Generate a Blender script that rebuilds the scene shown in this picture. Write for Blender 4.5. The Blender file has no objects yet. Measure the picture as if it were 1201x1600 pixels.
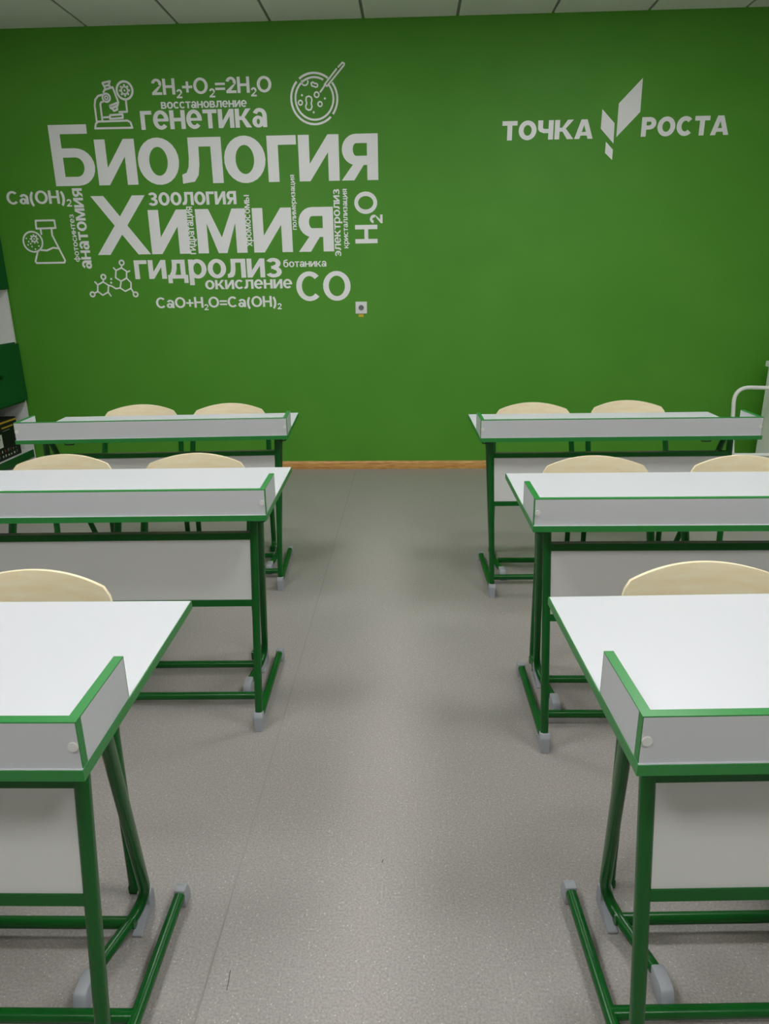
import bpy, bmesh, math, random
from mathutils import Vector, Matrix
random.seed(7)
SC = bpy.context.scene
COL = SC.collection

# ------------------------------------------------------------------ camera
F_PX, PITCH, YAW, ROLL, CAM_H = 1106.55, 18.326, 2.396, 0.825, 1.4237
cam = bpy.data.cameras.new('camera')
cam.sensor_fit = 'HORIZONTAL'; cam.sensor_width = 36.0
cam.lens = F_PX / 1201.0 * 36.0
cam.clip_start = 0.02
camo = bpy.data.objects.new('camera', cam); COL.objects.link(camo)
_a, _y, _r = math.radians(PITCH), math.radians(YAW), math.radians(ROLL)
_fwd = Vector((-math.sin(_y) * math.cos(_a), math.cos(_y) * math.cos(_a), -math.sin(_a)))
_right0 = Vector((math.cos(_y), math.sin(_y), 0))
_down0 = _fwd.cross(_right0)
_right = _right0 * math.cos(_r) + _down0 * math.sin(_r)
_down = -_right0 * math.sin(_r) + _down0 * math.cos(_r)
camo.matrix_world = Matrix(((_right.x, -_down.x, -_fwd.x, 0), (_right.y, -_down.y, -_fwd.y, 0),
                            (_right.z, -_down.z, -_fwd.z, CAM_H), (0, 0, 0, 1)))
SC.camera = camo

# ------------------------------------------------------------------ world, exposure
wd = bpy.data.worlds.new('world'); SC.world = wd; wd.use_nodes = True
wd.node_tree.nodes['Background'].inputs[0].default_value = (0.6, 0.65, 0.7, 1)
wd.node_tree.nodes['Background'].inputs[1].default_value = 0.05
vs = SC.view_settings
vs.view_transform = 'Standard'; vs.look = 'None'; vs.gamma = 1.0; vs.use_curve_mapping = False
vs.exposure = 1.15
LAMP_STRENGTH = 11.0
SC.cycles.max_bounces = 8; SC.cycles.diffuse_bounces = 5

# ------------------------------------------------------------------ room sizes (metres)
WALL_Y, CEIL_Z = 5.388, 3.029
X_LEFT, X_RIGHT, Y_BACK = -3.42, 3.15, -2.6
TILE = 0.613; TILE_X0 = -0.318

# ------------------------------------------------------------------ materials
def lin(c):
    return tuple(((v / 255) / 12.92 if v / 255 <= 0.04045 else ((v / 255 + 0.055) / 1.055) ** 2.4) for v in c) + (1,)

def mat(name, rgb, rough=0.5, spec=0.5, metal=0.0, noise=None, bump=None, coat=0.0):
    m = bpy.data.materials.new(name); m.use_nodes = True
    nt = m.node_tree; b = nt.nodes['Principled BSDF']
    b.inputs['Base Color'].default_value = lin(rgb)
    b.inputs['Roughness'].default_value = rough
    b.inputs['Specular IOR Level'].default_value = spec
    b.inputs['Metallic'].default_value = metal
    b.inputs['Coat Weight'].default_value = coat
    if noise or bump:
        tc = nt.nodes.new('ShaderNodeTexCoord')
    if noise:
        sc, rgb2, det = noise
        n = nt.nodes.new('ShaderNodeTexNoise'); n.inputs['Scale'].default_value = sc; n.inputs['Detail'].default_value = det
        r = nt.nodes.new('ShaderNodeValToRGB')
        r.color_ramp.elements[0].position = 0.3; r.color_ramp.elements[1].position = 0.7
        r.color_ramp.elements[0].color = lin(rgb); r.color_ramp.elements[1].color = lin(rgb2)
        nt.links.new(tc.outputs['Object'], n.inputs['Vector'])
        nt.links.new(n.outputs['Fac'], r.inputs['Fac']); nt.links.new(r.outputs['Color'], b.inputs['Base Color'])
    if bump:
        sc, st = bump
        n = nt.nodes.new('ShaderNodeTexNoise'); n.inputs['Scale'].default_value = sc; n.inputs['Detail'].default_value = 3
        bp = nt.nodes.new('ShaderNodeBump'); bp.inputs['Strength'].default_value = st; bp.inputs['Distance'].default_value = 0.002
        nt.links.new(tc.outputs['Object'], n.inputs['Vector'])
        nt.links.new(n.outputs['Fac'], bp.inputs['Height']); nt.links.new(bp.outputs['Normal'], b.inputs['Normal'])
    return m

def floor_mat():
    m = bpy.data.materials.new('grey_speckled_vinyl'); m.use_nodes = True
    nt = m.node_tree; L = nt.links; b = nt.nodes['Principled BSDF']
    tc = nt.nodes.new('ShaderNodeTexCoord')
    n1 = nt.nodes.new('ShaderNodeTexNoise'); n1.inputs['Scale'].default_value = 190; n1.inputs['Detail'].default_value = 4
    r1 = nt.nodes.new('ShaderNodeValToRGB')
    r1.color_ramp.elements[0].position = 0.32; r1.color_ramp.elements[1].position = 0.7
    r1.color_ramp.elements[0].color = lin((148, 143, 140)); r1.color_ramp.elements[1].color = lin((175, 171, 168))
    n2 = nt.nodes.new('ShaderNodeTexNoise'); n2.inputs['Scale'].default_value = 1.3; n2.inputs['Detail'].default_value = 2
    r2 = nt.nodes.new('ShaderNodeValToRGB')
    r2.color_ramp.elements[0].position = 0.35; r2.color_ramp.elements[1].position = 0.7
    r2.color_ramp.elements[0].color = (0.97, 0.95, 0.95, 1); r2.color_ramp.elements[1].color = (1, 1, 1, 1)
    mx = nt.nodes.new('ShaderNodeMix'); mx.data_type = 'RGBA'; mx.blend_type = 'MULTIPLY'; mx.inputs[0].default_value = 1
    vo = nt.nodes.new('ShaderNodeTexVoronoi'); vo.inputs['Scale'].default_value = 120
    lt = nt.nodes.new('ShaderNodeMath'); lt.operation = 'LESS_THAN'; lt.inputs[1].default_value = 0.17
    sp = nt.nodes.new('ShaderNodeSeparateColor')
    gt = nt.nodes.new('ShaderNodeMath'); gt.operation = 'GREATER_THAN'; gt.inputs[1].default_value = 0.72
    ml = nt.nodes.new('ShaderNodeMath'); ml.operation = 'MULTIPLY'
    m2 = nt.nodes.new('ShaderNodeMix'); m2.data_type = 'RGBA'; m2.inputs[7].default_value = lin((204, 201, 199))
    L.new(tc.outputs['Object'], n1.inputs['Vector']); L.new(tc.outputs['Object'], n2.inputs['Vector']); L.new(tc.outputs['Object'], vo.inputs['Vector'])
    L.new(n1.outputs['Fac'], r1.inputs['Fac']); L.new(n2.outputs['Fac'], r2.inputs['Fac'])
    L.new(r1.outputs['Color'], mx.inputs[6]); L.new(r2.outputs['Color'], mx.inputs[7])
    L.new(vo.outputs['Distance'], lt.inputs[0]); L.new(vo.outputs['Color'], sp.inputs[0]); L.new(sp.outputs[0], gt.inputs[0])
    L.new(lt.outputs[0], ml.inputs[0]); L.new(gt.outputs[0], ml.inputs[1])
    L.new(ml.outputs[0], m2.inputs[0]); L.new(mx.outputs[2], m2.inputs[6]); L.new(m2.outputs[2], b.inputs['Base Color'])
    b.inputs['Roughness'].default_value = 0.42; b.inputs['Specular IOR Level'].default_value = 0.45
    bp = nt.nodes.new('ShaderNodeBump'); bp.inputs['Strength'].default_value = 0.12; bp.inputs['Distance'].default_value = 0.001
    L.new(n1.outputs['Fac'], bp.inputs['Height']); L.new(bp.outputs['Normal'], b.inputs['Normal'])
    return m

def wood_mat(name, c1, c2, scale, axis_scale, rough=0.45):
    m = bpy.data.materials.new(name); m.use_nodes = True
    nt = m.node_tree; L = nt.links; b = nt.nodes['Principled BSDF']
    tc = nt.nodes.new('ShaderNodeTexCoord'); mp = nt.nodes.new('ShaderNodeMapping'); mp.inputs['Scale'].default_value = axis_scale
    n = nt.nodes.new('ShaderNodeTexNoise'); n.inputs['Scale'].default_value = scale; n.inputs['Detail'].default_value = 5; n.inputs['Distortion'].default_value = 0.6
    r = nt.nodes.new('ShaderNodeValToRGB'); r.color_ramp.elements[0].position = 0.3; r.color_ramp.elements[1].position = 0.7
    r.color_ramp.elements[0].color = lin(c1); r.color_ramp.elements[1].color = lin(c2)
    L.new(tc.outputs['Object'], mp.inputs['Vector']); L.new(mp.outputs['Vector'], n.inputs['Vector'])
    L.new(n.outputs['Fac'], r.inputs['Fac']); L.new(r.outputs['Color'], b.inputs['Base Color'])
    b.inputs['Roughness'].default_value = rough
    return m

def emit_mat(name, rgb, strength):
    m = bpy.data.materials.new(name); m.use_nodes = True
    b = m.node_tree.nodes['Principled BSDF']
    b.inputs['Base Color'].default_value = (0.8, 0.8, 0.8, 1)
    b.inputs['Emission Color'].default_value = tuple(rgb) + (1,); b.inputs['Emission Strength'].default_value = strength
    return m

M = dict(
    wall_green=mat('green_wall_paint', (80, 152, 42), 0.55, 0.35, noise=(2.2, (86, 157, 47), 2), bump=(260, 0.15)),
    wall_light=mat('pale_wall_paint', (188, 191, 182), 0.7, 0.3, bump=(220, 0.1)),
    floor=floor_mat(),
    tile=mat('ceiling_tile', (226, 228, 220), 0.9, 0.1, bump=(120, 0.3)),
    grid=mat('ceiling_grid', (128, 132, 120), 0.7, 0.2),  # darker than the tiles: shading of the grid lines is put into the colour
    seam=mat('floor_weld', (156, 151, 148), 0.6, 0.3),
    scuff=mat('scuff_black', (96, 92, 90), 0.7, 0.2),
    oak=wood_mat('oak_skirting', (176, 118, 52), (222, 172, 100), 9, (1.2, 8, 14)),
    laminate=mat('white_laminate', (206, 208, 214), 0.38, 0.4),
    panel=mat('pale_grey_laminate', (218, 218, 218), 0.45, 0.4),
    band=mat('green_edge_band', (40, 134, 60), 0.33, 0.55),
    frame=mat('green_powder_coat', (0, 90, 24), 0.27, 0.42),
    hook=mat('dark_green_hook', (4, 62, 24), 0.35, 0.5),
    cap=mat('grey_plastic', (166, 170, 178), 0.45, 0.4),
    screw=mat('white_screw_cap', (226, 226, 224), 0.4, 0.4),
    birch=wood_mat('birch_plywood', (248, 228, 188), (252, 240, 210), 6, (1.5, 6, 9), 0.4),
    birch_edge=mat('plywood_edge', (240, 226, 190), 0.5, 0.3),
    vinyl=mat('white_vinyl', (252, 252, 255), 0.35, 0.45),
    socket=mat('white_socket_plastic', (236, 236, 238), 0.3, 0.5),
    socket_dark=mat('socket_recess', (120, 122, 126), 0.5, 0.4),
    yellow=mat('yellow_tag', (214, 190, 60), 0.6, 0.3),
    cab_white=mat('white_cabinet_board', (222, 224, 222), 0.5, 0.4),
    cab_green=mat('dark_green_door', (14, 92, 40), 0.45, 0.4),
    black=mat('black_card', (18, 18, 20), 0.5, 0.4),
    gold=mat('gold_print', (196, 160, 60), 0.4, 0.4),
    print_white=mat('white_print', (215, 220, 214), 0.5, 0.4),
    print_grey=mat('grey_print', (120, 122, 124), 0.5, 0.4),
    print_red=mat('red_print', (150, 60, 45), 0.5, 0.4),
    trolley=mat('white_painted_steel', (243, 246, 244), 0.4, 0.45),
    rubber=mat('dark_rubber', (40, 40, 42), 0.7, 0.3),
    lamp_frame=mat('lamp_frame', (235, 235, 235), 0.5, 0.4),
    lamp=emit_mat('led_diffuser', (1.0, 0.99, 0.97), LAMP_STRENGTH),
)

# ------------------------------------------------------------------ mesh helpers
def box(bm, x0, x1, y0, y1, z0, z1, bev=0.0):
    g = bmesh.ops.create_cube(bm, size=1.0)
    for v in g['verts']:
        v.co = Vector(((x0 + x1) / 2 + v.co.x * (x1 - x0), (y0 + y1) / 2 + v.co.y * (y1 - y0), (z0 + z1) / 2 + v.co.z * (z1 - z0)))
    if bev > 0:
        es = list({e for v in g['verts'] for e in v.link_edges})
        bmesh.ops.bevel(bm, geom=es, offset=bev, segments=2, affect='EDGES', profile=0.5)

def prism(bm, poly, axis, a0, a1):
    """polygon in the plane across `axis`, swept from a0 to a1"""
    def P(u, v, w):
        return (w, u, v) if axis == 'x' else ((u, w, v) if axis == 'y' else (u, v, w))
    lo = [bm.verts.new(P(u, v, a0)) for u, v in poly]; hi = [bm.verts.new(P(u, v, a1)) for u, v in poly]
    bm.faces.new(lo); bm.faces.new(hi[::-1])
    n = len(poly)
    for i in range(n):
        bm.faces.new((lo[i], hi[i], hi[(i + 1) % n], lo[(i + 1) % n]))

def fillet(pts, rad, seg=6):
    pts = [Vector(p) for p in pts]; out = [pts[0]]
    for i in range(1, len(pts) - 1):
        a, b, c = pts[i - 1], pts[i], pts[i + 1]
        u = (a - b); v = (c - b); r = min(rad, u.length * 0.49, v.length * 0.49)
        p0 = b + u.normalized() * r; p2 = b + v.normalized() * r
        for k in range(seg + 1):
            t = k / seg
            out.append(p0 * (1 - t) ** 2 + b * 2 * t * (1 - t) + p2 * t * t)
    out.append(pts[-1]); return out

def tube(bm, pts, side, a, b, n=12, expo=2.6):
    """sweep a rounded profile, half-width a along `side`, b across it"""
    side = Vector(side); rings = []
    prof = []
    for k in range(n):
        t = 2 * math.pi * k / n; c, s = math.cos(t), math.sin(t)
        prof.append((a * math.copysign(abs(c) ** (2 / expo), c), b * math.copysign(abs(s) ** (2 / expo), s)))
    for i, p in enumerate(pts):
        p = Vector(p)
        t = (Vector(pts[min(i + 1, len(pts) - 1)]) - Vector(pts[max(i - 1, 0)])).normalized()
        s = (side - t * side.dot(t)).normalized(); nrm = t.cross(s)
        rings.append([bm.verts.new(p + s * u + nrm * v) for u, v in prof])
    for i in range(len(rings) - 1):
        for k in range(n):
            bm.faces.new((rings[i][k], rings[i][(k + 1) % n], rings[i + 1][(k + 1) % n], rings[i + 1][k]))
    bm.faces.new(rings[0][::-1]); bm.faces.new(rings[-1])

def disc(bm, c, axis, r, h, n=16):
    a = {'x': Vector((1, 0, 0)), 'y': Vector((0, 1, 0)), 'z': Vector((0, 0, 1))}[axis]
    u = Vector((0, 0, 1)) if axis != 'z' else Vector((1, 0, 0)); w = a.cross(u); c = Vector(c)
    lo = [bm.verts.new(c + u * r * math.cos(2 * math.pi * k / n) + w * r * math.sin(2 * math.pi * k / n)) for k in range(n)]
    hi = [bm.verts.new(v.co + a * h) for v in lo]
    bm.faces.new(lo); bm.faces.new(hi[::-1])
    for k in range(n):
        bm.faces.new((lo[k], hi[k], hi[(k + 1) % n], lo[(k + 1) % n]))

def finish(bm, name, material, smooth=False):
    bmesh.ops.recalc_face_normals(bm, faces=bm.faces[:])
    me = bpy.data.meshes.new(name); bm.to_mesh(me); bm.free()
    me.materials.append(material)
    if smooth:
        for p in me.polygons:
            p.use_smooth = True
        try:
            me.set_sharp_from_angle(angle=math.radians(38))
        except Exception:
            pass
    return me

def obj(name, data, parent=None, label=None, cat=None, group=None, kind=None):
    o = bpy.data.objects.new(name, data); COL.objects.link(o)
    if parent is not None:
        o.parent = parent
    if label: o['label'] = label
    if cat: o['category'] = cat
    if group: o['group'] = group
    if kind: o['kind'] = kind
    return o

def part(name, fn, material, parent=None, smooth=False, **k):
    bm = bmesh.new(); fn(bm)
    return obj(name, finish(bm, name, material, smooth), parent, **k)

def thing(name, label, cat, loc=(0, 0, 0), rotz=0.0, group=None):
    o = obj(name, None, None, label, cat, group)
    o.empty_display_size = 0.1; o.location = loc; o.rotation_euler = (0, 0, math.radians(rotz))
    return o

# ------------------------------------------------------------------ the room
def B(*a): return lambda bm: box(bm, *a)
floor = part('floor', B(X_LEFT, X_RIGHT, Y_BACK, WALL_Y, -0.05, 0.0), M['floor'], kind='structure', label='grey speckled vinyl floor running down the aisle')
part('weld_seam', B(-0.4435, -0.4395, Y_BACK, WALL_Y - 0.02, 0.0, 0.0006), M['seam'], floor)
def scuff(pts, wd):
    part('scuff_mark', lambda bm: tube(bm, [Vector(p) for p in pts], (1, 0, 0), wd, 0.0002, 6, 2), M['scuff'], floor, label='dark scuff on the floor')
scuff([(-0.0765, 1.449, 0.0003), (-0.078, 1.444, 0.0003), (-0.0795, 1.438, 0.0003)], 0.0012)
scuff([(-0.3965, 1.133, 0.0003), (-0.3945, 1.11, 0.0003), (-0.393, 1.087, 0.0003)], 0.0009)
part('wall_back', B(X_LEFT - 0.1, X_RIGHT + 0.1, WALL_Y, WALL_Y + 0.12, -0.05, CEIL_Z + 0.15), M['wall_green'], kind='structure', label='green painted wall carrying white lettering')
part('wall_left', B(X_LEFT - 0.12, X_LEFT, Y_BACK, WALL_Y, -0.05, CEIL_Z + 0.15), M['wall_light'], kind='structure')
part('wall_right', B(X_RIGHT, X_RIGHT + 0.12, Y_BACK, WALL_Y, -0.05, CEIL_Z + 0.15), M['wall_light'], kind='structure')
part('wall_front', B(X_LEFT - 0.1, X_RIGHT + 0.1, Y_BACK - 0.12, Y_BACK, -0.05, CEIL_Z + 0.15), M['wall_light'], kind='structure')
def skirt(bm):
    prism(bm, [(WALL_Y, 0.0), (WALL_Y - 0.022, 0.0), (WALL_Y - 0.022, 0.018), (WALL_Y - 0.016, 0.048), (WALL_Y - 0.008, 0.061), (WALL_Y, 0.061)], 'x', X_LEFT, X_RIGHT)
part('baseboard_back', skirt, M['oak'], kind='structure', label='oak-coloured skirting board along the green wall')

ceiling = part('ceiling', B(X_LEFT, X_RIGHT, Y_BACK, WALL_Y, CEIL_Z + 0.008, CEIL_Z + 0.06), M['grid'], kind='structure', label='pale grid ceiling of square tiles')
LAMP_COLS = (-2, 2); LAMP_ROWS = (3, 6, 9)
tile_meshes = {}
k0 = math.floor((X_LEFT - TILE_X0) / TILE); k1 = math.ceil((X_RIGHT - TILE_X0) / TILE)
nrow = math.ceil((WALL_Y - Y_BACK) / TILE)
lamp_spots = []
for k in range(k0, k1):
    xa = max(TILE_X0 + k * TILE, X_LEFT); xb = min(TILE_X0 + (k + 1) * TILE, X_RIGHT)
    if xb - xa < 0.05: continue
    for j in range(nrow):
        yb = WALL_Y - j * TILE; ya = max(yb - TILE, Y_BACK)
        if yb - ya < 0.05: continue
        if k in LAMP_COLS and j in LAMP_ROWS:
            lamp_spots.append(((xa + xb) / 2, (ya + yb) / 2)); continue
        w, d = xb - xa - 0.02, yb - ya - (0.02 if j else 0.01)
        key = (round(w, 3), round(d, 3))
        if key not in tile_meshes:
            bm = bmesh.new(); box(bm, -w / 2, w / 2, -d / 2, d / 2, 0, 0.0095)
            tile_meshes[key] = finish(bm, 'ceiling_tile', M['tile'])
        t = obj('ceiling_tile', tile_meshes[key], ceiling)
        t.location = ((xa + xb) / 2, yb - d / 2 - (0.01 if j else 0.0), CEIL_Z)

def lamp(x, y, label):
    t = thing('ceiling_light', label, 'light', (x, y, CEIL_Z + 0.009), 0, 'square ceiling light panels above the desks')
    h = 0.296
    def fr(bm):
        for s in (-1, 1):
            box(bm, -h, h, s * h - 0.012, s * h + 0.012, -0.013, 0.0)
            box(bm, s * h - 0.012, s * h + 0.012, -h + 0.012, h - 0.012, -0.013, 0.0)
    part('frame', fr, M['lamp_frame'], t)
    part('diffuser', B(-h + 0.012, h - 0.012, -h + 0.012, h - 0.012, -0.008, 0.0), M['lamp'], t)
for i, (x, y) in enumerate(lamp_spots):
    lamp(x, y, 'square white LED ceiling panel out of view above the rows of desks')

# ------------------------------------------------------------------ school desks
DW, DD, HT, TH = 1.2, 0.56, 0.7622, 0.018
HR, SR, INS = 0.077, 0.188, 0.006
_desk_mesh = {}
def desk_mesh(s, wide):
    """meshes of a desk whose aisle end is at local x = 0 and which runs to s * 1.2; wide: rear feet set further in"""
    if (s, wide) in _desk_mesh: return _desk_mesh[s, wide]
    D = []
    def add(name, fn, m, parent=None, smooth=False, label=None):
        bm = bmesh.new(); fn(bm)
        if s < 0:
            for v in bm.verts: v.co.x = -v.co.x
        D.append((name, finish(bm, name, M[m], smooth), parent, label)); return len(D) - 1
    zt = HT - TH
    top = add('tabletop', B(0.002, DW - 0.002, 0.002, DD - 0.002, zt, HT), 'laminate')
    def band(bm):
        box(bm, 0, DW, 0, 0.002, zt, HT - 0.0006); box(bm, 0, DW, DD - 0.002, DD, zt, HT - 0.0006)
        box(bm, 0, 0.002, 0.002, DD - 0.002, zt, HT - 0.0006); box(bm, DW - 0.002, DW, 0.002, DD - 0.002, zt, HT - 0.0006)
    add('edge_band', band, 'band', top, label='green edge band')
    # raised rim: front board across, short boards behind it at both ends
    ft = 0.016; y1 = INS + ft
    fp = add('rim_board', B(0.0035, DW - 0.0035, INS, y1, HT, HT + HR - 0.002), 'laminate')
    def fband(bm):
        box(bm, 0.002, DW - 0.002, INS, y1, HT + HR - 0.002, HT + HR)
        box(bm, 0.002, 0.0035, INS, y1, HT, HT + HR - 0.002); box(bm, DW - 0.0035, DW - 0.002, INS, y1, HT, HT + HR - 0.002)
    add('edge_band', fband, 'band', fp, label='green edge band')
    for x0, xo in ((0.002, 0.011), (DW - 0.002 - ft, DW - 0.011)):
        sp = add('rim_board', B(x0, x0 + ft, y1, SR - 0.002, HT, HT + HR - 0.002), 'laminate')
        def sband(bm, x0=x0):
            box(bm, x0, x0 + ft, y1, SR, HT + HR - 0.002, HT + HR)
            box(bm, x0, x0 + ft, SR - 0.002, SR, HT, HT + HR - 0.002)
        add('edge_band', sband, 'band', sp, label='green edge band')
        add('screw_cap', lambda bm, xo=xo: disc(bm, (xo, INS + 0.0002, HT + 0.037), 'y', 0.0075, -0.003), 'screw', fp, True)
    # two interlocking bent-tube legs at each end
    TA = 0.0125; FZ = 0.034
    for e in (0, 1):
        add_in = 0.0 if e == 0 else 0.012
        def X(v, e=e, k=add_in): return v + k if e == 0 else DW - v - k
        ftop, fbot, rtop = 0.064, 0.079, 0.056
        rheel, rfoot = (0.150, 0.206) if wide else (0.130, 0.156)
        path = fillet([(X(ftop), 0.124, zt), (X(fbot), 0.040, FZ), (X(0.076), 0.475, FZ)], 0.03)
        fl = add('leg', lambda bm, p=path: tube(bm, p, (1, 0, 0), TA, TA), 'frame', None, True)
        def boot(bm, xc, y0, sg):
            prof = [(-0.022, 0), (0.072, 0), (0.072, 0.005), (0.045, 0.020), (0.016, 0.036), (0.010, 0.062), (-0.010, 0.064), (-0.018, 0.05)]
            prism(bm, [(y0 + sg * u, v) for u, v in prof], 'x', xc - 0.0152, xc + 0.0152)
            for v in bm.verts:
                if v.co.z < 0.03: v.co.x = xc + (v.co.x - xc) * 0.80
            bmesh.ops.bevel(bm, geom=bm.edges[:], offset=0.0015, segments=1, affect='EDGES', profile=0.5)
        add('heel_cap', lambda bm, xc=X(fbot): boot(bm, xc, 0.038, 1), 'cap', fl)
        def toe(bm, xc, y0, sg, ln=0.052):
            prof = [(0.0, 0.0), (ln - 0.002, 0.0), (ln, 0.020), (ln - 0.012, 0.046), (ln - 0.024, 0.050), (0.0, 0.050)]
            prism(bm, [(y0 + sg * u, v) for u, v in prof], 'x', xc - 0.0142, xc + 0.0142)
            bmesh.ops.bevel(bm, geom=bm.edges[:], offset=0.005, segments=2, affect='EDGES', profile=0.5)
        add('foot_cap', lambda bm, xc=X(0.076): toe(bm, xc, 0.466, 1, 0.042), 'cap', fl, True)
        path = fillet([(X(0.060), 0.128, zt - TA), (X(rtop), 0.185, zt - TA), (X(rheel), 0.460, FZ), (X(rfoot), 0.26, FZ)], 0.085, 10)
        rl = add('leg', lambda bm, p=path: tube(bm, p, (1, 0, 0), TA, TA), 'frame', None, True)
        add('heel_cap', lambda bm, xc=X(rheel + 0.003): boot(bm, xc, 0.458, -1), 'cap', rl)
        add('foot_cap', lambda bm, xc=X(rfoot): toe(bm, xc, 0.282 if not wide else 0.272, -1, 0.070), 'cap', rl, True)
        # plate holding the legs under the top, and the bag hook
        add('support_plate', B(min(X(0.03), X(0.10)), max(X(0.03), X(0.10)), 0.10, 0.23, zt - 0.004, zt), 'frame')
        hk = [(X(0.012 if e == 0 else 0.19), 0.03, zt), (X(0.012 if e == 0 else 0.19), 0.03, zt - 0.012), (X(0.046 if e == 0 else 0.23), 0.03, zt - 0.012), (X(0.046 if e == 0 else 0.23), 0.03, zt)]
        add('bag_hook', lambda bm, hk=hk: tube(bm, fillet(hk, 0.014, 5), (0, 1, 0), 0.003, 0.003, 8), 'hook', None, True)
    def lean(z): return 0.040 + (0.124 - 0.040) * (z - FZ) / (zt - FZ)
    def board(z0, z1, xa, xb, hw):
        return lambda bm: prism(bm, [(lean(z0) - hw, z0), (lean(z0) + hw, z0), (lean(z1) + hw, z1), (lean(z1) - hw, z1)], 'x', xa, xb)
    xa, xb = 0.070, DW - 0.082
    add('rail', board(0.648, 0.669, xa, xb, 0.011), 'frame')
    add('rail', board(0.430, 0.451, xa + 0.004, xb - 0.004, 0.011), 'frame')
    add('modesty_panel', board(0.451, 0.648, xa + 0.006, xb - 0.006, 0.007), 'panel')
    add('floor_bar', lambda bm: tube(bm, [(0.080, 0.180, FZ), (DW - 0.092, 0.180, FZ)], (0, 1, 0), 0.0125, 0.0125), 'frame', None, True)
    add('floor_bar', lambda bm: tube(bm, [(0.155, 0.395, FZ), (DW - 0.167, 0.395, FZ)], (0, 1, 0), 0.0125, 0.0125), 'frame', None, True)
    _desk_mesh[s, wide] = D
    return D

def desk(s, x, y, rot, label, wide):
    t = thing('school_desk', label, 'desk', (x, y, 0), rot, 'white double school desks with green rims')
    objs = []
    for name, me, par, lab in desk_mesh(s, wide):
        objs.append(obj(name, me, t if par is None else objs[par], lab))
    return t

DESKS = {
    'FL': (-1, -0.5557, 3.082, 3.73), 'FR': (1, 0.2906, 3.0025, 1.16),
    'ML': (-1, -0.4309, 1.9664, 1.66), 'MR': (1, 0.3345, 1.8682, 0.78),
    'NL': (-1, -0.4692, 0.8246, 1.12), 'NR': (1, 0.318, 0.8519, 2.53)}
DLAB = {
    'FL': 'white-topped green-framed desk nearest the green wall, left of the aisle beside the shelf cabinet',
    'FR': 'white-topped green-framed desk nearest the green wall, right of the aisle beside the white trolley',
    'ML': 'white-topped green-framed desk in the middle row, left of the aisle',
    'MR': 'white-topped green-framed desk in the middle row, right of the aisle',
    'NL': 'white-topped green-framed desk in the nearest row, left of the aisle, largest in lower left corner',
    'NR': 'white-topped green-framed desk in the nearest row, right of the aisle, largest in lower right corner'}
for k, (s, x, y, r) in DESKS.items():
    desk(s, x, y, r, DLAB[k], k[0] == 'N')

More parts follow.
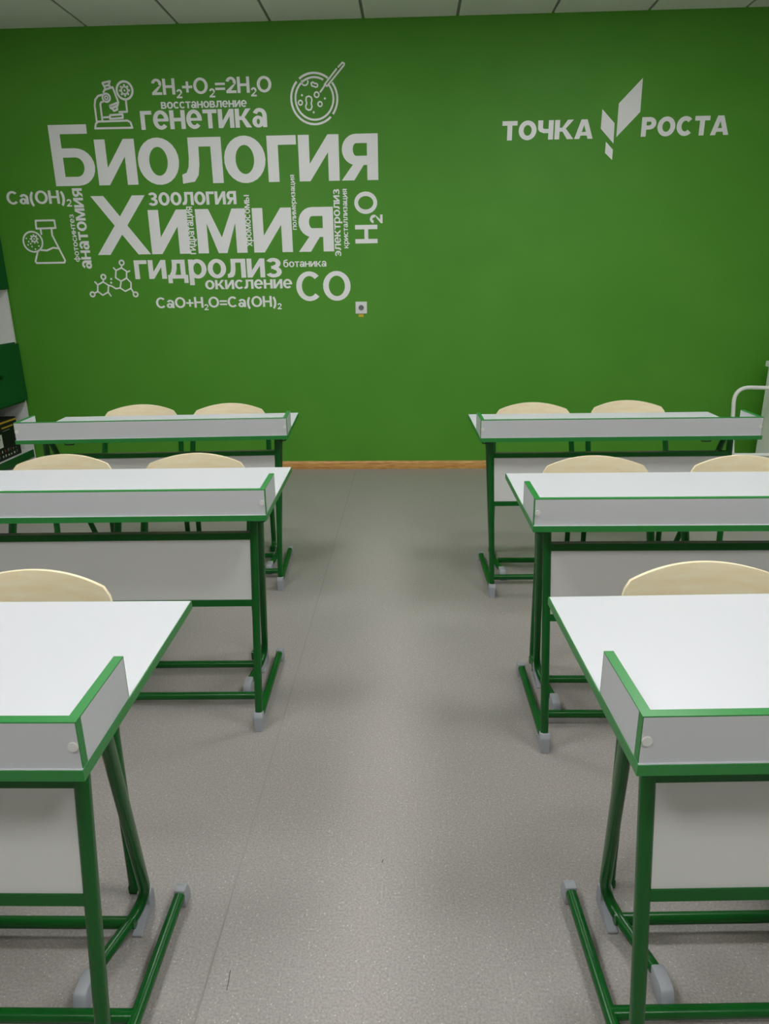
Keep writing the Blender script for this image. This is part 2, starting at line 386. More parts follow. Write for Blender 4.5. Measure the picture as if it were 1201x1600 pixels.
# ------------------------------------------------------------------ chairs tucked in behind the desks
_chairs = {}
def chair_mesh(near):
    if near in _chairs: return _chairs[near]
    _chair = _chairs[near] = []
    def add(name, fn, m, parent=None, smooth=False, label=None):
        bm = bmesh.new(); fn(bm); _chair.append((name, finish(bm, name, M[m], smooth), parent, label)); return len(_chair) - 1
    # local origin: below the middle of the backrest; the sitter faces -y
    HW = 0.203
    def top_z(u):   # u in -1..1
        a = abs(u)
        z = 0.792 - 0.042 * a * a
        if a > 0.86: z -= 0.055 * ((a - 0.86) / 0.14) ** 2
        return z
    def bot_z(u):
        a = abs(u); z = 0.640 + 0.012 * a * a
        if a > 0.86: z += 0.045 * ((a - 0.86) / 0.14) ** 2
        return z
    def back(bm):
        N, K, th = 28, 4, 0.009
        fr, bk = [], []
        for i in range(N + 1):
            u = -1 + 2 * i / N; x = u * HW
            y = 0.034 * (1 - u * u)
            a, b = [], []
            for k in range(K + 1):
                z = bot_z(u) + (top_z(u) - bot_z(u)) * k / K
                lean = (z - 0.64) * 0.16
                a.append(bm.verts.new((x, y + lean, z))); b.append(bm.verts.new((x, y + lean + th, z)))
            fr.append(a); bk.append(b)
        for i in range(N):
            for k in range(K):
                bm.faces.new((fr[i][k], fr[i + 1][k], fr[i + 1][k + 1], fr[i][k + 1]))
                bm.faces.new((bk[i][k], bk[i][k + 1], bk[i + 1][k + 1], bk[i + 1][k]))
            bm.faces.new((fr[i][K], fr[i + 1][K], bk[i + 1][K], bk[i][K])); bm.faces.new((fr[i][0], bk[i][0], bk[i + 1][0], fr[i + 1][0]))
        for i in (0, N):
            for k in range(K):
                bm.faces.new((fr[i][k], fr[i][k + 1], bk[i][k + 1], bk[i][k]))
    add('backrest', back, 'birch', None, True)
    def seat(bm):
        N, K = 16, 14
        g, h = [], []
        for i in range(N + 1):
            a, b = [], []
            for k in range(K + 1):
                u = -1 + 2 * i / N; v = k / K
                x = u * (0.150 + 0.035 * min(1, v * 2.5)); y = -0.02 - 0.36 * v
                if v > 0.85: x *= 1 - 0.10 * ((v - 0.85) / 0.15) ** 2
                z = 0.452 - 0.012 * (1 - u * u) * math.sin(math.pi * min(v * 1.2, 1)) - (0.03 * ((v - 0.8) / 0.2) ** 2 if v > 0.8 else 0)
                a.append(bm.verts.new((x, y, z))); b.append(bm.verts.new((x, y, z - 0.010)))
            g.append(a); h.append(b)
        for i in range(N):
            for k in range(K):
                bm.faces.new((g[i][k], g[i][k + 1], g[i + 1][k + 1], g[i + 1][k])); bm.faces.new((h[i][k], h[i + 1][k], h[i + 1][k + 1], h[i][k + 1]))
        for i in range(N):
            bm.faces.new((g[i][0], g[i + 1][0], h[i + 1][0], h[i][0])); bm.faces.new((g[i][K], h[i][K], h[i + 1][K], g[i + 1][K]))
        for k in range(K):
            bm.faces.new((g[0][k], h[0][k], h[0][k + 1], g[0][k + 1])); bm.faces.new((g[N][k], g[N][k + 1], h[N][k + 1], h[N][k]))
    add('seat', seat, 'birch', None, True)
    for s in (-1, 1):
        x = s * (0.196 if near else 0.204)
        ly = -0.088 if near else -0.055
        up = fillet([(x * 0.94, 0.036, 0.708), (x, 0.008, 0.60), (x, ly + 0.01, 0.48), (x, ly, 0.02)] + ([] if near else [(x, -0.120, 0.02)]), 0.05, 6)
        lg = add('leg', lambda bm, p=up: tube(bm, p, (1, 0, 0), 0.0135, 0.0135), 'frame', None, True)
        add('seat_support', lambda bm, x=x, ly=ly: tube(bm, [(x - 0.03 * s, ly, 0.428), (x - 0.05 * s, -0.33, 0.428)], (1, 0, 0), 0.010, 0.010, 10), 'frame', lg, True)
        if not near: add('foot_cap', lambda bm, x=x: box(bm, x - 0.0138, x + 0.0138, -0.128, -0.114, 0.0, 0.033, 0.004), 'frame', lg)
        add('heel_cap', lambda bm, x=x, ly=ly: box(bm, x - 0.0138, x + 0.0138, ly - 0.013, ly + 0.013, 0.0, 0.024, 0.004), 'frame', lg)
        add('screw_cap', lambda bm, x=x: disc(bm, (x * 0.94, 0.03, 0.685), 'y', 0.006, -0.02), 'screw', lg)
    add('cross_bar', lambda bm: tube(bm, [(-abs(x), ly, 0.428), (abs(x), ly, 0.428)], (0, 1, 0), 0.009, 0.009, 10), 'frame', None, True)
    return _chair

def chair(dk, lx, ly, label, rot=0.0):
    s, x, y, r = DESKS[dk]; a = math.radians(r)
    wx = x + s * lx * math.cos(a) - ly * math.sin(a); wy = y + s * lx * math.sin(a) + ly * math.cos(a)
    t = thing('school_chair', label, 'chair', (wx, wy, 0), r + rot, 'birch plywood chairs tucked behind the desks')
    objs = []
    for name, me, par, lab in chair_mesh(dk[0] == 'N'):
        objs.append(obj(name, me, t if par is None else objs[par], lab))

chair('FL', 0.855, 0.665, 'birch plywood chair against the green wall row, left desk, seat nearer the shelf cabinet')
chair('FL', 0.382, 0.655, 'birch plywood chair at far left desk, seat nearer the aisle')
chair('FR', 0.350, 0.655, 'birch plywood chair at far right desk, seat nearer the aisle')
chair('FR', 0.852, 0.690, 'birch plywood chair at far right desk, seat nearer the white trolley', 1.0)
chair('ML', 0.893, 0.615, 'birch plywood chair at middle left desk, seat at the left edge of the photo')
chair('ML', 0.380, 0.610, 'birch plywood chair at middle left desk, seat nearer the aisle')
chair('MR', 0.340, 0.625, 'birch plywood chair at middle right desk, seat nearer the aisle')
chair('MR', 0.870, 0.615, 'birch plywood chair at middle right desk, cut by the right edge of the photo')
chair('NL', 0.398, 0.605, 'birch plywood chair at the nearest left desk')
chair('NR', 0.380, 0.610, 'birch plywood chair at the nearest right desk')

# ------------------------------------------------------------------ shelf cabinet on the left
CX, CY0, CY1, CH = -2.985, 4.46, 5.366, 2.20
XB = X_LEFT + 0.004
cab = thing('shelf_cabinet', 'tall white shelf cabinet with dark green doors at the left edge by the green wall', 'cabinet', ((XB + CX) / 2, (CY0 + CY1) / 2, 0))
def cpart(name, fn, m, parent=None, **k):
    o = part(name, fn, M[m], parent or cab, **k)
    if parent is None: o.location = (-cab.location.x, -cab.location.y, 0)
    return o
for y0, y1 in ((CY0, CY0 + 0.018), (CY1 - 0.018, CY1)):
    cpart('side_panel', B(XB, CX, y0, y1, 0, CH), 'cab_white')
cpart('back_panel', B(XB, XB + 0.008, CY0 + 0.018, CY1 - 0.018, 0.06, CH), 'cab_white')
cpart('top_panel', B(XB, CX, CY0, CY1, CH, CH + 0.02), 'cab_white')
cpart('plinth', B(CX - 0.05, CX - 0.03, CY0 + 0.018, CY1 - 0.018, 0, 0.06), 'cab_green')
for z0, z1 in ((0.06, 0.08), (0.118, 0.176), (0.552, 0.57), (0.986, 1.0), (1.375, 1.392), (1.80, 1.818)):
    sh = cpart('shelf', B(XB + 0.008, CX - 0.004, CY0 + 0.018, CY1 - 0.018, z0, z1), 'cab_white')
    part('edge_band', B(CX - 0.004, CX, CY0 + 0.018, CY1 - 0.018, z0, z1), M['cab_green'], sh, label='dark green shelf edge')
for z0, z1 in ((0.567, 0.99), (1.379, 1.80), (1.82, 2.18)):
    dr = cpart('door', B(CX, CX + 0.018, CY0 + 0.004, CY1 - 0.003, z0, z1, 0.002), 'cab_green', label='dark green door')
    part('knob', lambda bm, z=(z0 + z1) / 2: disc(bm, (CX + 0.018, 5.045, z), 'x', 0.014, 0.02), M['hook'], dr)

bxo = part('packaging_box', B(0, 0.30, -0.30, 0.30, 0, 0.285, 0.002), M['black'],
           label='black cardboard box with gold stripe and white label on the cabinet shelf', cat='box')
bxo.location = (-3.315, 4.93, 0.176)
XF = 0.30
part('gold_stripe', B(XF, XF + 0.0008, -0.298, 0.298, 0.262, 0.275), M['gold'], bxo, label='gold stripe')
part('white_label', B(XF, XF + 0.001, 0.005, 0.075, 0.095, 0.19, 0.0003), M['print_white'], bxo, label='white label')
part('label_print', B(XF + 0.001, XF + 0.0014, 0.03, 0.05, 0.15, 0.165), M['print_grey'], bxo)
part('gold_print_line', B(XF, XF + 0.0008, 0.09, 0.24, 0.225, 0.236), M['gold'], bxo)
part('grey_print_line', B(XF, XF + 0.0008, 0.10, 0.19, 0.205, 0.211), M['print_grey'], bxo)
for j in range(2):
    for i in range(14):
        y = -0.26 + i * 0.038 + random.uniform(-0.004, 0.004)
        part('printed_icon', B(XF, XF + 0.0008, y, y + random.uniform(0.008, 0.016), 0.022 + j * 0.034, 0.022 + j * 0.034 + random.uniform(0.010, 0.022)),
             M['print_red' if random.random() < 0.15 else ('print_grey' if random.random() < 0.5 else 'print_white')], bxo)
for i in range(4):
    part('printed_icon', B(XF, XF + 0.0008, 0.245, 0.262, 0.10 + i * 0.03, 0.112 + i * 0.03), M['print_grey'], bxo)

# ------------------------------------------------------------------ white trolley on the right
TX, TY = 2.527, 4.80
tr = thing('white_trolley', 'white metal trolley with bent tube handle at the right edge by the green wall', 'trolley', (TX + 0.22, TY + 0.2, 0))
def tpart(name, fn, m, parent=None, smooth=False, **k):
    o = part(name, fn, M[m], parent or tr, smooth, **k)
    if parent is None: o.location = (-tr.location.x, -tr.location.y, 0)
    return o
bd = tpart('body', B(TX, TX + 0.46, TY, TY + 0.40, 0.10, 0.786, 0.004), 'trolley')
tpart('door', B(TX + 0.02, TX + 0.44, TY - 0.012, TY, 0.13, 0.76, 0.003), 'trolley')
tpart('top_tray', B(TX - 0.02, TX + 0.48, TY - 0.02, TY + 0.41, 0.786, 0.826, 0.006), 'trolley')
hy = 5.0
hp = fillet([(TX + 0.001, hy, 0.662), (2.222, hy, 0.672), (2.244, hy, 0.40)], 0.11, 8)[:-1] + fillet([(2.244, hy, 0.40), (2.272, hy, 0.190), (TX + 0.001, hy, 0.190)], 0.025, 5)
tpart('handle', lambda bm: tube(bm, hp, (0, 1, 0), 0.0135, 0.0135, 12, 2), 'trolley', None, True, label='white bent tube handle')
for x in (TX + 0.05, TX + 0.41):
    for y in (TY + 0.05, TY + 0.35):
        cs = tpart('caster', lambda bm: box(bm, x - 0.02, x + 0.02, y - 0.012, y + 0.012, 0.062, 0.101), 'trolley')
        part('wheel', lambda bm: disc(bm, (x - 0.012, y, 0.033), 'x', 0.033, 0.024), M['rubber'], cs)

# ------------------------------------------------------------------ wall socket
so = thing('wall_socket', 'small white square power socket on the green wall below the lettering', 'socket', (-0.374, WALL_Y, 1.2155))
part('plate', B(-0.0425, 0.0425, -0.011, 0, -0.0425, 0.0425, 0.004), M['socket'], so)
def ringm(bm, r0, r1, y0, y1, n=28):
    for k in range(n):
        a, b = 2 * math.pi * k / n, 2 * math.pi * (k + 1) / n
        q = [(r0 * math.cos(a), r0 * math.sin(a)), (r1 * math.cos(a), r1 * math.sin(a)), (r1 * math.cos(b), r1 * math.sin(b)), (r0 * math.cos(b), r0 * math.sin(b))]
        prism(bm, q, 'y', y0, y1)
part('collar', lambda bm: ringm(bm, 0.0195, 0.0235, -0.017, -0.010), M['socket'], so)
part('well', lambda bm: disc(bm, (0, -0.0112, 0), 'y', 0.0195, -0.0008, 24), M['socket_dark'], so, label='grey round socket well')
for s in (-1, 1):
    part('pin_hole', lambda bm: disc(bm, (s * 0.0095, -0.0122, 0), 'y', 0.003, -0.0006, 10), M['rubber'], so)
tg = part('yellow_tag', B(-0.019, 0.019, -0.0012, 0, -0.0105, 0.0105), M['yellow'], label='small yellow paper tag under the wall socket', cat='tag')
tg.location = (-0.377, WALL_Y, 1.1605)

# ------------------------------------------------------------------ lettering on the wall
def R(x0, y0, x1, y1): return [(x0, y0), (x1, y0), (x1, y1), (x0, y1)]
def ring(cx, cy, rx, ry, tx, ty, a0=0, a1=360, n=None):
    n = n or max(5, int(abs(a1 - a0) / 14)); out = []
    for k in range(n):
        p, q = math.radians(a0 + (a1 - a0) * k / n), math.radians(a0 + (a1 - a0) * (k + 1) / n)
        out.append([(cx + rx * math.cos(p), cy + ry * math.sin(p)), (cx + rx * math.cos(q), cy + ry * math.sin(q)),
                    (cx + (rx - tx) * math.cos(q), cy + (ry - ty) * math.sin(q)), (cx + (rx - tx) * math.cos(p), cy + (ry - ty) * math.sin(p))])
    return out

def glyph(ch, t, h):
    """bold grotesque letter, height 1 (x-height or cap height): width, polygons"""
    if ch == 'о': return 1.0, ring(.5, .5, .5, .515, t * 1.05, h)
    if ch == 'с': return .93, ring(.5, .5, .5, .515, t, h, 42, 318)
    if ch == 'е': return .96, ring(.48, .5, .48, .515, t, h, 0, 318) + [R(.1, .42, .955, .57)]
    if ch == 'э': return .93, ring(.43, .5, .5, .515, t, h, -138, 138) + [R(.3, .42, .8, .58)]
    if ch == 'и': w = .97; return w, [R(0, 0, t, 1), R(w - t, 0, w, 1), [(t, 0), (w - t, .62), (w - t, 1), (t, .38)]]
    if ch == 'н': w = .95; return w, [R(0, 0, t, 1), R(w - t, 0, w, 1), R(t, .41, w - t, .6)]
    if ch == 'т': w = .86; return w, [R(0, 1 - h, w, 1), R(w / 2 - t / 2, 0, w / 2 + t / 2, 1 - h)]
    if ch == 'г': w = .70; return w, [R(0, 0, t, 1), R(t, 1 - h, w, 1)]
    if ch == 'п': w = .95; return w, [R(0, 0, t, 1), R(w - t, 0, w, 1), R(t, 1 - h, w - t, 1)]
    if ch == 'м':
        w = 1.24; m = w / 2
        return w, [R(0, 0, t, 1), R(w - t, 0, w, 1), [(t, 1), (t * 1.25, 1), (m, .36), (m, 0), (m - t * .42, 0), (t, .68)],
                   [(w - t, 1), (w - t, .68), (m + t * .42, 0), (m, 0), (m, .36), (w - t * 1.25, 1)]]
    if ch == 'л':
        w = 1.0
        return w, [R(w - t, 0, w, 1), R(.2, 1 - h, w - t, 1), [(.2, 1 - h), (.2 + t * .95, 1 - h), (.2 + t * .92, .42), (.2 + .75 * t, .18), (.2 + .35 * t, .04), (.0, 0), (.0, .2), (.11, .24), (.17, .36), (.195, .55)]]
    if ch == 'я':
        w = .88
        return w, [R(w - t, 0, w, 1), R(.36, 1 - h, w - t, 1), R(.36, .33, w - t, .33 + h), [(0, 0), (t * 1.15, 0), (.60, .42), (.34, .42)]] + ring(.36, .665, .34, .335, t, h, 90, 270)
    if ch in 'хХ': w = .97 if ch == 'х' else 1.02; k = t * 1.22; return w, [[(0, 1), (k, 1), (w, 0), (w - k, 0)], [(w - k, 1), (w, 1), (k, 0), (0, 0)]]
    if ch == 'з': return .86, ring(.40, .735, .40, .28, t, h * .9, -90, 155) + ring(.40, .285, .44, .30, t, h * .95, -155, 90) + [R(.28, .44, .45, .60)]
    if ch in 'кК':
        w = .98
        return w, [R(0, 0, t, 1), R(t, .40, t * 1.6, .60), [(t, .42), (t * 2.05, .5), (w, 1), (w - t * 1.2, 1)], [(t * 1.35, .5), (t * 2.15, .58), (w + .03, 0), (w - t * 1.2, 0)]]
    if ch == 'а': w = .91; return w, [R(w - t - .02, 0, w - .02, .62)] + ring(.46, .62, .43, .395, t, h, 0, 158) + ring(.36, .30, .36, .315, t, h * .85)
    if ch == 'в': return .92, [R(0, 0, t, 1), R(t, 1 - h, .5, 1), R(t, .42, .5, .59), R(t, 0, .52, h)] + ring(.5, .735, .34, .265, t, h, -90, 90) + ring(.52, .29, .40, .29, t, h, -90, 90)
    if ch == 'ф': return 1.28, ring(.64, .5, .64, .515, t, h) + [R(.64 - t / 2, -.34, .64 + t / 2, 1.36)]
    if ch == 'д':
        w = 1.1
        return w, [R(w - t - .12, h, w - .12, 1), R(.27, 1 - h, w - .12 - t, 1), [(.27, 1 - h), (.27 + t, 1 - h), (.27 + t * .9, .5), (.2 + t * .8, h), (.1, h), (.2, .38), (.255, .6)],
                   R(0, 0, w, h), R(0, -.24, t * .88, 0), R(w - t * .88, -.24, w, 0)]
    if ch == 'р': return .97, [R(0, -.36, t, 1)] + ring(.48, .5, .49, .515, t, h)
    if ch == 'ц': w = 1.06; return w, [R(0, 0, t, 1), R(.62, 0, .62 + t, 1), R(t, 0, .62, h), R(.62 + t, 0, w, h), R(w - t * .8, -.24, w, 0)]
    if ch == 'ы': w = 1.24; return w, [R(0, 0, t, 1), R(t, .62 - h, .48, .62), R(t, 0, .48, h), R(w - t, 0, w, 1)] + ring(.48, .31, .34, .31, t, h, -90, 90)
    if ch == 'б':
        return .99, ring(.49, .48, .49, .495, t, h) + [[(0, .46), (.02, .82), (.07, 1.05), (.2, 1.24), (.45, 1.32), (.84, 1.38), (.84, 1.19), (.48, 1.13), (.32, 1.06), (.24, .9), (t, .5)]]
    if ch == 'Б': return .77, [R(0, 0, t, 1), R(t, 1 - h, .70, 1), R(t, .62 - h, .43, .62), R(t, 0, .43, h)] + ring(.43, .31, .34, .31, t, h, -90, 90)
    if ch in 'CС': return .88, ring(.46, .5, .46, .51, t, h, 44, 316)
    if ch in 'OО': return .95, ring(.475, .5, .475, .51, t, h)
    if ch == 'H': w = .80; return w, [R(0, 0, t, 1), R(w - t, 0, w, 1), R(t, .5 - h / 2, w - t, .5 + h / 2)]
    if ch == '2': return .66, ring(.33, .69, .33, .32, t, h, -25, 172) + [[(0, 0), (.66, 0), (.66, h), (.30, h), (.66, .60), (.44, .52), (0, .15)]]
    if ch == '+': return .66, [R(0, .37, .66, .53), R(.25, .11, .41, .37), R(.25, .53, .41, .79)]
    if ch == '=': return .64, [R(0, .51, .64, .66), R(0, .21, .64, .36)]
    if ch == '(': return .36, ring(.52, .38, .50, .74, t, t * .8, 128, 232)
    if ch == ')': return .36, ring(-.16, .38, .50, .74, t, t * .8, -52, 52)
    if ch == 'Т': w = .80; return w, [R(0, 1 - h, w, 1), R(w / 2 - t / 2, 0, w / 2 + t / 2, 1 - h)]
    if ch == 'Ч': w = .82; return w, [R(w - t, 0, w, 1), R(0, .62, t, 1), [(0, .62), (t, .62), (t * 1.2, .56), (w - t, .56), (w - t, .34), (.3, .34), (.1, .42), (.02, .52)]]
    if ch == 'А': w = .98; m = w / 2; return w, [[(0, 0), (t * 1.05, 0), (m, .72), (m, 1), (m - t * .62, 1)], [(w, 0), (m + t * .62, 1), (m, 1), (m, .72), (w - t * 1.05, 0)], R(.25, .17, w - .25, .36)]
    if ch == 'Р': return .78, [R(0, 0, t, 1), R(t, 1 - h, .42, 1), R(t, .36, .42, .36 + h * .9)] + ring(.42, .68, .36, .32, t, h * .95, -90, 90)
    raise KeyError(ch)

LOWER = set('оcэеиснтгпмлязкавфдрцыбхеэ') - set('c')
VY = WALL_Y - 0.0012
def wall_word(text, u0, u1, vb, vt, label, name='wall_lettering', upright=False, weight=(.262, .20), gap=.07, gaps=None, caps=False, xh=.76, group=None, cat='lettering'):
    """letters of one stuck-on word; u0..u1 along the word, vb..vt from baseline to letter tops, all in wall metres"""
    items = []; cur = 0.0; i = 0
    while i < len(text):
        sub = text[i] == '_'
        if sub: i += 1
        ch = text[i]; i += 1
        if ch == 'a': ch = 'а'
        low = ch in LOWER
        if caps: sc = xh if low else 1.0           # unit = cap height
        else: sc = 1.0 if low else 1.33            # unit = x-height
        t, h = weight
        if not caps and not low: t, h = t / 1.33, h / 1.33
        if caps and low: t, h = t / xh, h / xh
        dy = 0.0
        if sub: sc *= .56; dy = -.24; t, h = t * 1.15, h * 1.15
        w, polys = glyph(ch, t, h)
        items.append((cur, w * sc, [[(cur + x * sc, dy + y * sc) for x, y in p] for p in polys]))
        g = gaps[len(items) - 1] if gaps and len(items) <= len(gaps) else gap * (0.6 if sub else 1.0)
        cur += w * sc + g
    total = cur - g
    su = (u1 - u0) / total; sv = vt - vb
    if upright: root_loc = (vb, VY, u0)
    else: root_loc = (u0, VY, vb)
    root = thing(name, label, cat, root_loc, 0, group)
    for _, _, polys in items:
        bm = bmesh.new()
        for n, p in enumerate(polys):
            q = [(y * sv, x * su) if upright else (x * su, y * sv) for x, y in p]
            prism(bm, q, 'y', -0.00003 * n, 0.0012)
        obj('letter', finish(bm, 'letter', M['vinyl']), root)
    return root

GL = 'white vinyl lettering on the green wall'
def word(text, a, b, c, d, label, **k): return wall_word(text, a, b, c, d, label, group=GL, **k)
word('Биология', -2.513, -0.235, 2.067, 2.357, 'white vinyl word Биология, the top and widest of the two huge words', gap=.05)
word('Химия', -2.279, -0.559, 1.606, 1.901, 'white vinyl word Химия, the lower of the two huge words', gaps=(.03, .21, .17, .15))
word('2H_2+O_2=2H_2O', -1.760, -0.944, 2.619, 2.715, 'white formula 2H2+O2=2H2O at the top of the lettering', caps=True, weight=(.195, .165), gap=.07)
word('восстановление', -1.708, -1.119, 2.535, 2.576, 'small white word восстановление squeezed above генетика', weight=(.26, .20))
word('генетика', -1.859, -0.986, 2.410, 2.525, 'white word генетика right of the microscope sign')
word('Ca(OH)_2', -2.886, -2.420, 1.954, 2.041, 'white formula Ca(OH)2 at the far left of the lettering', caps=True, weight=(.195, .165), gap=.06)
word('зоология', -1.866, -1.238, 1.929, 2.014, 'white word зоология between the two huge words')
word('гидролиз', -2.024, -0.942, 1.436, 1.566, 'white word гидролиз just under the lower huge word')
word('ботаника', -0.931, -0.618, 1.504, 1.542, 'small white word ботаника above the big letters CO', weight=(.24, .19))
word('окисление', -1.513, -0.874, 1.358, 1.422, 'white word окисление left of the big letters CO', weight=(.26, .20))
word('CO', -0.845, -0.448, 1.268, 1.471, 'big white letters CO above the power socket', caps=True, weight=(.195, .16), gap=.05)
word('CaO+H_2O=Ca(OH)_2', -1.892, -0.960, 1.230, 1.306, 'white formula CaO+H2O=Ca(OH)2, lowest line of the lettering', caps=True, weight=(.195, .165), gap=.06)
U = dict(upright=True)
word('анатомия', 1.513, 2.052, -2.335, -2.405, 'white upright word анатомия left of the huge letter Х', **U)
word('фотосинтез', 1.562, 1.883, -2.419, -2.449, 'small white upright word фотосинтез above the flask sign', weight=(.24, .19), **U)
word('гидратация', 1.602, 1.919, -1.559, -1.601, 'small white upright word гидратация in the lower huge word, left one of its upright words', weight=(.24, .19), **U)
word('хромосомы', 1.648, 1.987, -1.147, -1.184, 'small white upright word хромосомы in the middle of the lower huge word', weight=(.24, .19), **U)
word('полимеризация', 1.754, 2.110, -0.820, -0.847, 'tiny white upright word полимеризация running up before the last huge letter я', weight=(.24, .19), **U)
word('электролиз', 1.569, 2.015, -0.509, -0.552, 'white upright word электролиз right after the lower huge word', weight=(.25, .19), **U)
word('кристаллизация', 1.625, 2.014, -0.456, -0.485, 'tiny white upright word кристаллизация left of the upright H2O', weight=(.24, .19), **U)
word('H_2O', 1.656, 1.995, -0.247, -0.405, 'big white upright formula H2O at the right end of the lettering', caps=True, weight=(.19, .17), gap=.06, **U)
word('ТОЧКА', 0.609, 1.218, 2.295, 2.412, 'heavy white five-letter word left of the leaf logo', caps=True, weight=(.26, .235), gap=.075)
word('РОСТА', 1.538, 2.117, 2.300, 2.417, 'heavy white five-letter word right of the leaf logo', caps=True, weight=(.26, .235), gap=.075)

logo = thing('leaf_logo', 'white logo of three slanted leaf-like parallelograms between two heavy words', 'logo', (1.36, VY, 2.2))
for poly in ([(1.5186, 2.648), (1.5202, 2.4486), (1.3758, 2.301), (1.3749, 2.5021)], [(1.2694, 2.4703), (1.3571, 2.3847), (1.3596, 2.2625), (1.2676, 2.3546)], [(1.3088, 2.2739), (1.3596, 2.2249), (1.3589, 2.1621), (1.3083, 2.2063)]):
    part('leaf', lambda bm: prism(bm, [(x - 1.36, z - 2.2) for x, z in poly], 'y', 0, 0.0012), M['vinyl'], logo)

def stroke(bm, pts, wd, ox, oz):
    pts = [(x - ox, z - oz) for x, z in pts]; hw = wd / 2
    for n, ((x0, z0), (x1, z1)) in enumerate(zip(pts, pts[1:])):
        L = math.hypot(x1 - x0, z1 - z0) or 1e-6; nx, nz = -(z1 - z0) / L * hw, (x1 - x0) / L * hw
        prism(bm, [(x0 + nx, z0 + nz), (x1 + nx, z1 + nz), (x1 - nx, z1 - nz), (x0 - nx, z0 - nz)], 'y', -0.00004 * (n + 1), 0.0012)
    for x, z in pts:
        prism(bm, [(x + hw * math.cos(a * math.pi / 5), z + hw * math.sin(a * math.pi / 5)) for a in range(10)], 'y', 0, 0.0012)
def sring(bm, cx, cz, rx, rz, wd, ox, oz, a0=0, a1=360):
    for q in ring(cx - ox, cz - oz, rx + wd / 2, rz + wd / 2, wd, wd, a0, a1, max(12, int(abs(a1 - a0) / 9))): prism(bm, q, 'y', 0, 0.0012)
def dot(bm, cx, cz, r, ox, oz):
    prism(bm, [(cx - ox + r * math.cos(a * math.pi / 6), cz - oz + r * math.sin(a * math.pi / 6)) for a in range(12)], 'y', 0, 0.0012)

def sign(name, label, ox, oz):
    t = thing(name, label, 'sign', (ox, VY, oz), 0, 'white line drawings on the green wall'); return t
# microscope
ox, oz = -2.05, 2.42
ms = sign('microscope_drawing', 'white line drawing of a microscope with a round germ inset', ox, oz); WD = .0125
def S(name, lines, parent, wd=WD):
    return part(name, lambda bm: [stroke(bm, l, wd, ox, oz) for l in lines], M['vinyl'], parent)
S('base', [[(-2.1821, 2.4255), (-2.1731, 2.4547), (-2.1559, 2.4668), (-1.9497, 2.4688), (-1.9309, 2.458), (-1.9221, 2.4244), (-2.1821, 2.4255)]], ms)
S('arm', [[(-2.1653, 2.4681), (-2.1657, 2.5636), (-2.157, 2.5994), (-2.1336, 2.6224), (-2.1009, 2.6289)], [(-2.125, 2.4746), (-2.1253, 2.573), (-2.1178, 2.5842), (-2.1044, 2.5869)]], ms)
S('stage', [[(-2.1227, 2.4912), (-2.0689, 2.4932)], [(-2.0673, 2.5046), (-1.9802, 2.5079), (-1.9807, 2.4861), (-2.0704, 2.4818), (-2.0673, 2.5046)]], ms)
S('tube', [[(-2.0933, 2.6989), (-2.0405, 2.7078), (-2.053, 2.6848), (-2.0855, 2.6795), (-2.0933, 2.6989)], [(-2.0823, 2.6774), (-2.0797, 2.6621)], [(-2.0473, 2.6837), (-2.0423, 2.6694)],
           [(-2.094, 2.644), (-2.0838, 2.6581), (-2.0266, 2.6721), (-1.999, 2.5806), (-2.063, 2.5614)], [(-2.063, 2.5614), (-2.0016, 2.5786), (-2.0061, 2.5622), (-2.0557, 2.5457), (-2.063, 2.5614)],
           [(-2.0486, 2.5456), (-2.0126, 2.5582), (-2.0118, 2.5376), (-2.0366, 2.5298), (-2.0486, 2.5456)]], ms)
S('lead', [[(-1.9456, 2.5918), (-1.9463, 2.5228), (-1.9997, 2.5218)]], ms)
part('knob', lambda bm: (sring(bm, -2.0787, 2.61, .0259, .0245, .012, ox, oz), sring(bm, -2.0787, 2.61, .010, .010, .009, ox, oz)), M['vinyl'], ms)
part('inset_ring', lambda bm: sring(bm, -1.9472, 2.651, .0538, .0536, .014, ox, oz), M['vinyl'], ms)
def germ(bm, cx, cz, r, ox, oz, n=8):
    sring(bm, cx, cz, r * .72, r * .72, r * .34, ox, oz); dot(bm, cx, cz, r * .22, ox, oz)
    for k in range(n):
        a = 2 * math.pi * k / n; dot(bm, cx + r * math.cos(a), cz + r * math.sin(a), r * .24, ox, oz)
part('germ', lambda bm: germ(bm, -1.9472, 2.651, .031, ox, oz), M['vinyl'], ms)
# petri dish
ox, oz = -0.66, 2.42
pd = sign('petri_dish_drawing', 'white line drawing of a round dish of microbes with an inoculating stick', ox, oz)
def rims(bm):
    sring(bm, -.6591, 2.5733, .156, .153, .0135, ox, oz, 137, 314); sring(bm, -.6591, 2.5733, .156, .153, .0135, ox, oz, 52, 128); sring(bm, -.6591, 2.5733, .156, .153, .0135, ox, oz, -38, 38)
part('outer_rim', rims, M['vinyl'], pd)
part('inner_rim', lambda bm: (sring(bm, -.6579, 2.5743, .1285, .127, .0125, ox, oz, 60, 402)), M['vinyl'], pd)
part('stick', lambda bm: [stroke(bm, l, .011, ox, oz) for l in ([(-.588, 2.6464), (-.6158, 2.6138)], [(-.4902, 2.7569), (-.462, 2.7819), (-.4498, 2.7757), (-.4523, 2.7659), (-.5697, 2.646), (-.5865, 2.6554), (-.5031, 2.7453)])], M['vinyl'], pd)
def microbe(fn): part('microbe', fn, M['vinyl'], pd)
microbe(lambda bm: sring(bm, -.7188, 2.675, .0215, .021, .009, ox, oz, 150, 385))
microbe(lambda bm: stroke(bm, [(-.676, 2.667), (-.672, 2.650), (-.658, 2.6465), (-.647, 2.642), (-.635, 2.6445), (-.632, 2.655), (-.640, 2.664), (-.653, 2.664), (-.664, 2.672), (-.676, 2.667)], .009, ox, oz))
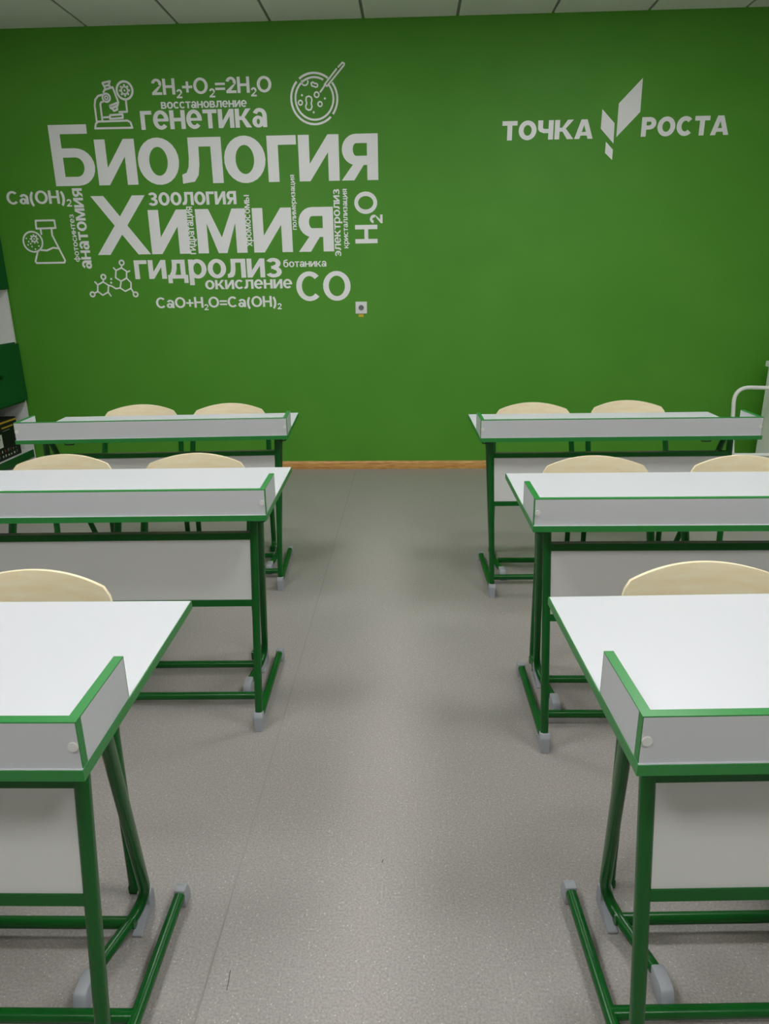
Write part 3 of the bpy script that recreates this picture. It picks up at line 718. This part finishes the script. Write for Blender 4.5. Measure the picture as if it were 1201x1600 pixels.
microbe(lambda bm: stroke(bm, [(-.712, 2.584), (-.695, 2.590), (-.679, 2.582), (-.675, 2.566), (-.681, 2.547), (-.676, 2.527), (-.684, 2.510), (-.700, 2.506), (-.716, 2.515), (-.719, 2.530), (-.711, 2.548), (-.716, 2.566), (-.712, 2.584)], .0095, ox, oz))
for c in ((-.6419, 2.5972, .0155), (-.6212, 2.5409, .014), (-.7539, 2.5519, .0135)): microbe(lambda bm: sring(bm, c[0], c[1], c[2], c[2], .009, ox, oz))
for c in ((-.7412, 2.5963), (-.5875, 2.5737), (-.6662, 2.4928)): microbe(lambda bm: dot(bm, c[0], c[1], .007, ox, oz))
# flask
ox, oz = -2.64, 1.55
fk = sign('flask_drawing', 'white line drawing of a conical flask with a round germ inset', ox, oz)
S('stopper', [[(-2.702, 1.8448), (-2.5647, 1.8448), (-2.563, 1.7936), (-2.7049, 1.7913), (-2.702, 1.8448)]], fk)
S('body', [[(-2.6741, 1.7885), (-2.6736, 1.7541)], [(-2.5937, 1.7895), (-2.5959, 1.746), (-2.5279, 1.5733), (-2.5353, 1.5582), (-2.7412, 1.5576), (-2.7494, 1.5695), (-2.72, 1.6369)], [(-2.6981, 1.6471), (-2.652, 1.6429), (-2.6023, 1.6607), (-2.5615, 1.6555)]], fk)
part('inset_ring', lambda bm: sring(bm, -2.7452, 1.7034, .070, .0685, .0115, ox, oz), M['vinyl'], fk)
def germs(bm):
    germ(bm, -2.7331, 1.7229, .026, ox, oz)
    for x, z in ((-2.789, 1.7272), (-2.7841, 1.6832), (-2.7571, 1.6712), (-2.7349, 1.6534), (-2.7098, 1.6971), (-2.7061, 1.6739), (-2.7638, 1.691), (-2.7756, 1.705)): dot(bm, x, z, .0055, ox, oz)
part('germ', germs, M['vinyl'], fk)
# molecule
ox, oz = -2.19, 1.33
mo = sign('molecule_drawing', 'white line drawing of a molecule of joined hexagons under the huge letter Х', ox, oz)
S('bonds', [[(-2.3112, 1.4), (-2.2674, 1.4208), (-2.2313, 1.3965), (-2.2405, 1.3487), (-2.2831, 1.3276), (-2.3177, 1.3545), (-2.3112, 1.4)],
            [(-2.1615, 1.4988), (-2.1187, 1.5158), (-2.084, 1.4918), (-2.0901, 1.4446), (-2.1335, 1.4238), (-2.1709, 1.4481), (-2.1615, 1.4988)],
            [(-2.1335, 1.4238), (-2.0901, 1.4446), (-2.0613, 1.4121), (-2.0663, 1.3728), (-2.111, 1.353), (-2.1461, 1.3763), (-2.1335, 1.4238)],
            [(-2.2313, 1.3965), (-2.208, 1.3902), (-2.1786, 1.3719), (-2.146, 1.3775)], [(-2.1153, 1.5342), (-2.1187, 1.5158)], [(-2.2642, 1.4371), (-2.2674, 1.4208)], [(-2.3412, 1.3428), (-2.3177, 1.3545)],
            [(-2.0505, 1.3415), (-2.0663, 1.3728)], [(-2.3286, 1.4205), (-2.311, 1.4012)], [(-2.1768, 1.5167), (-2.1615, 1.4988)], [(-2.0849, 1.4847), (-2.061, 1.4938)], [(-2.2405, 1.3487), (-2.2237, 1.322)]], mo, .0105)
for c in ((-2.1128, 1.551), (-2.2613, 1.4552), (-2.359, 1.3346), (-2.0373, 1.3305)):
    part('atom', lambda bm: sring(bm, c[0], c[1], .0165, .016, .011, ox, oz), M['vinyl'], mo)
for c in ((-2.205, 1.4402), (-2.2085, 1.4141)):
    part('dot', lambda bm: dot(bm, c[0], c[1], .0075, ox, oz), M['vinyl'], mo)
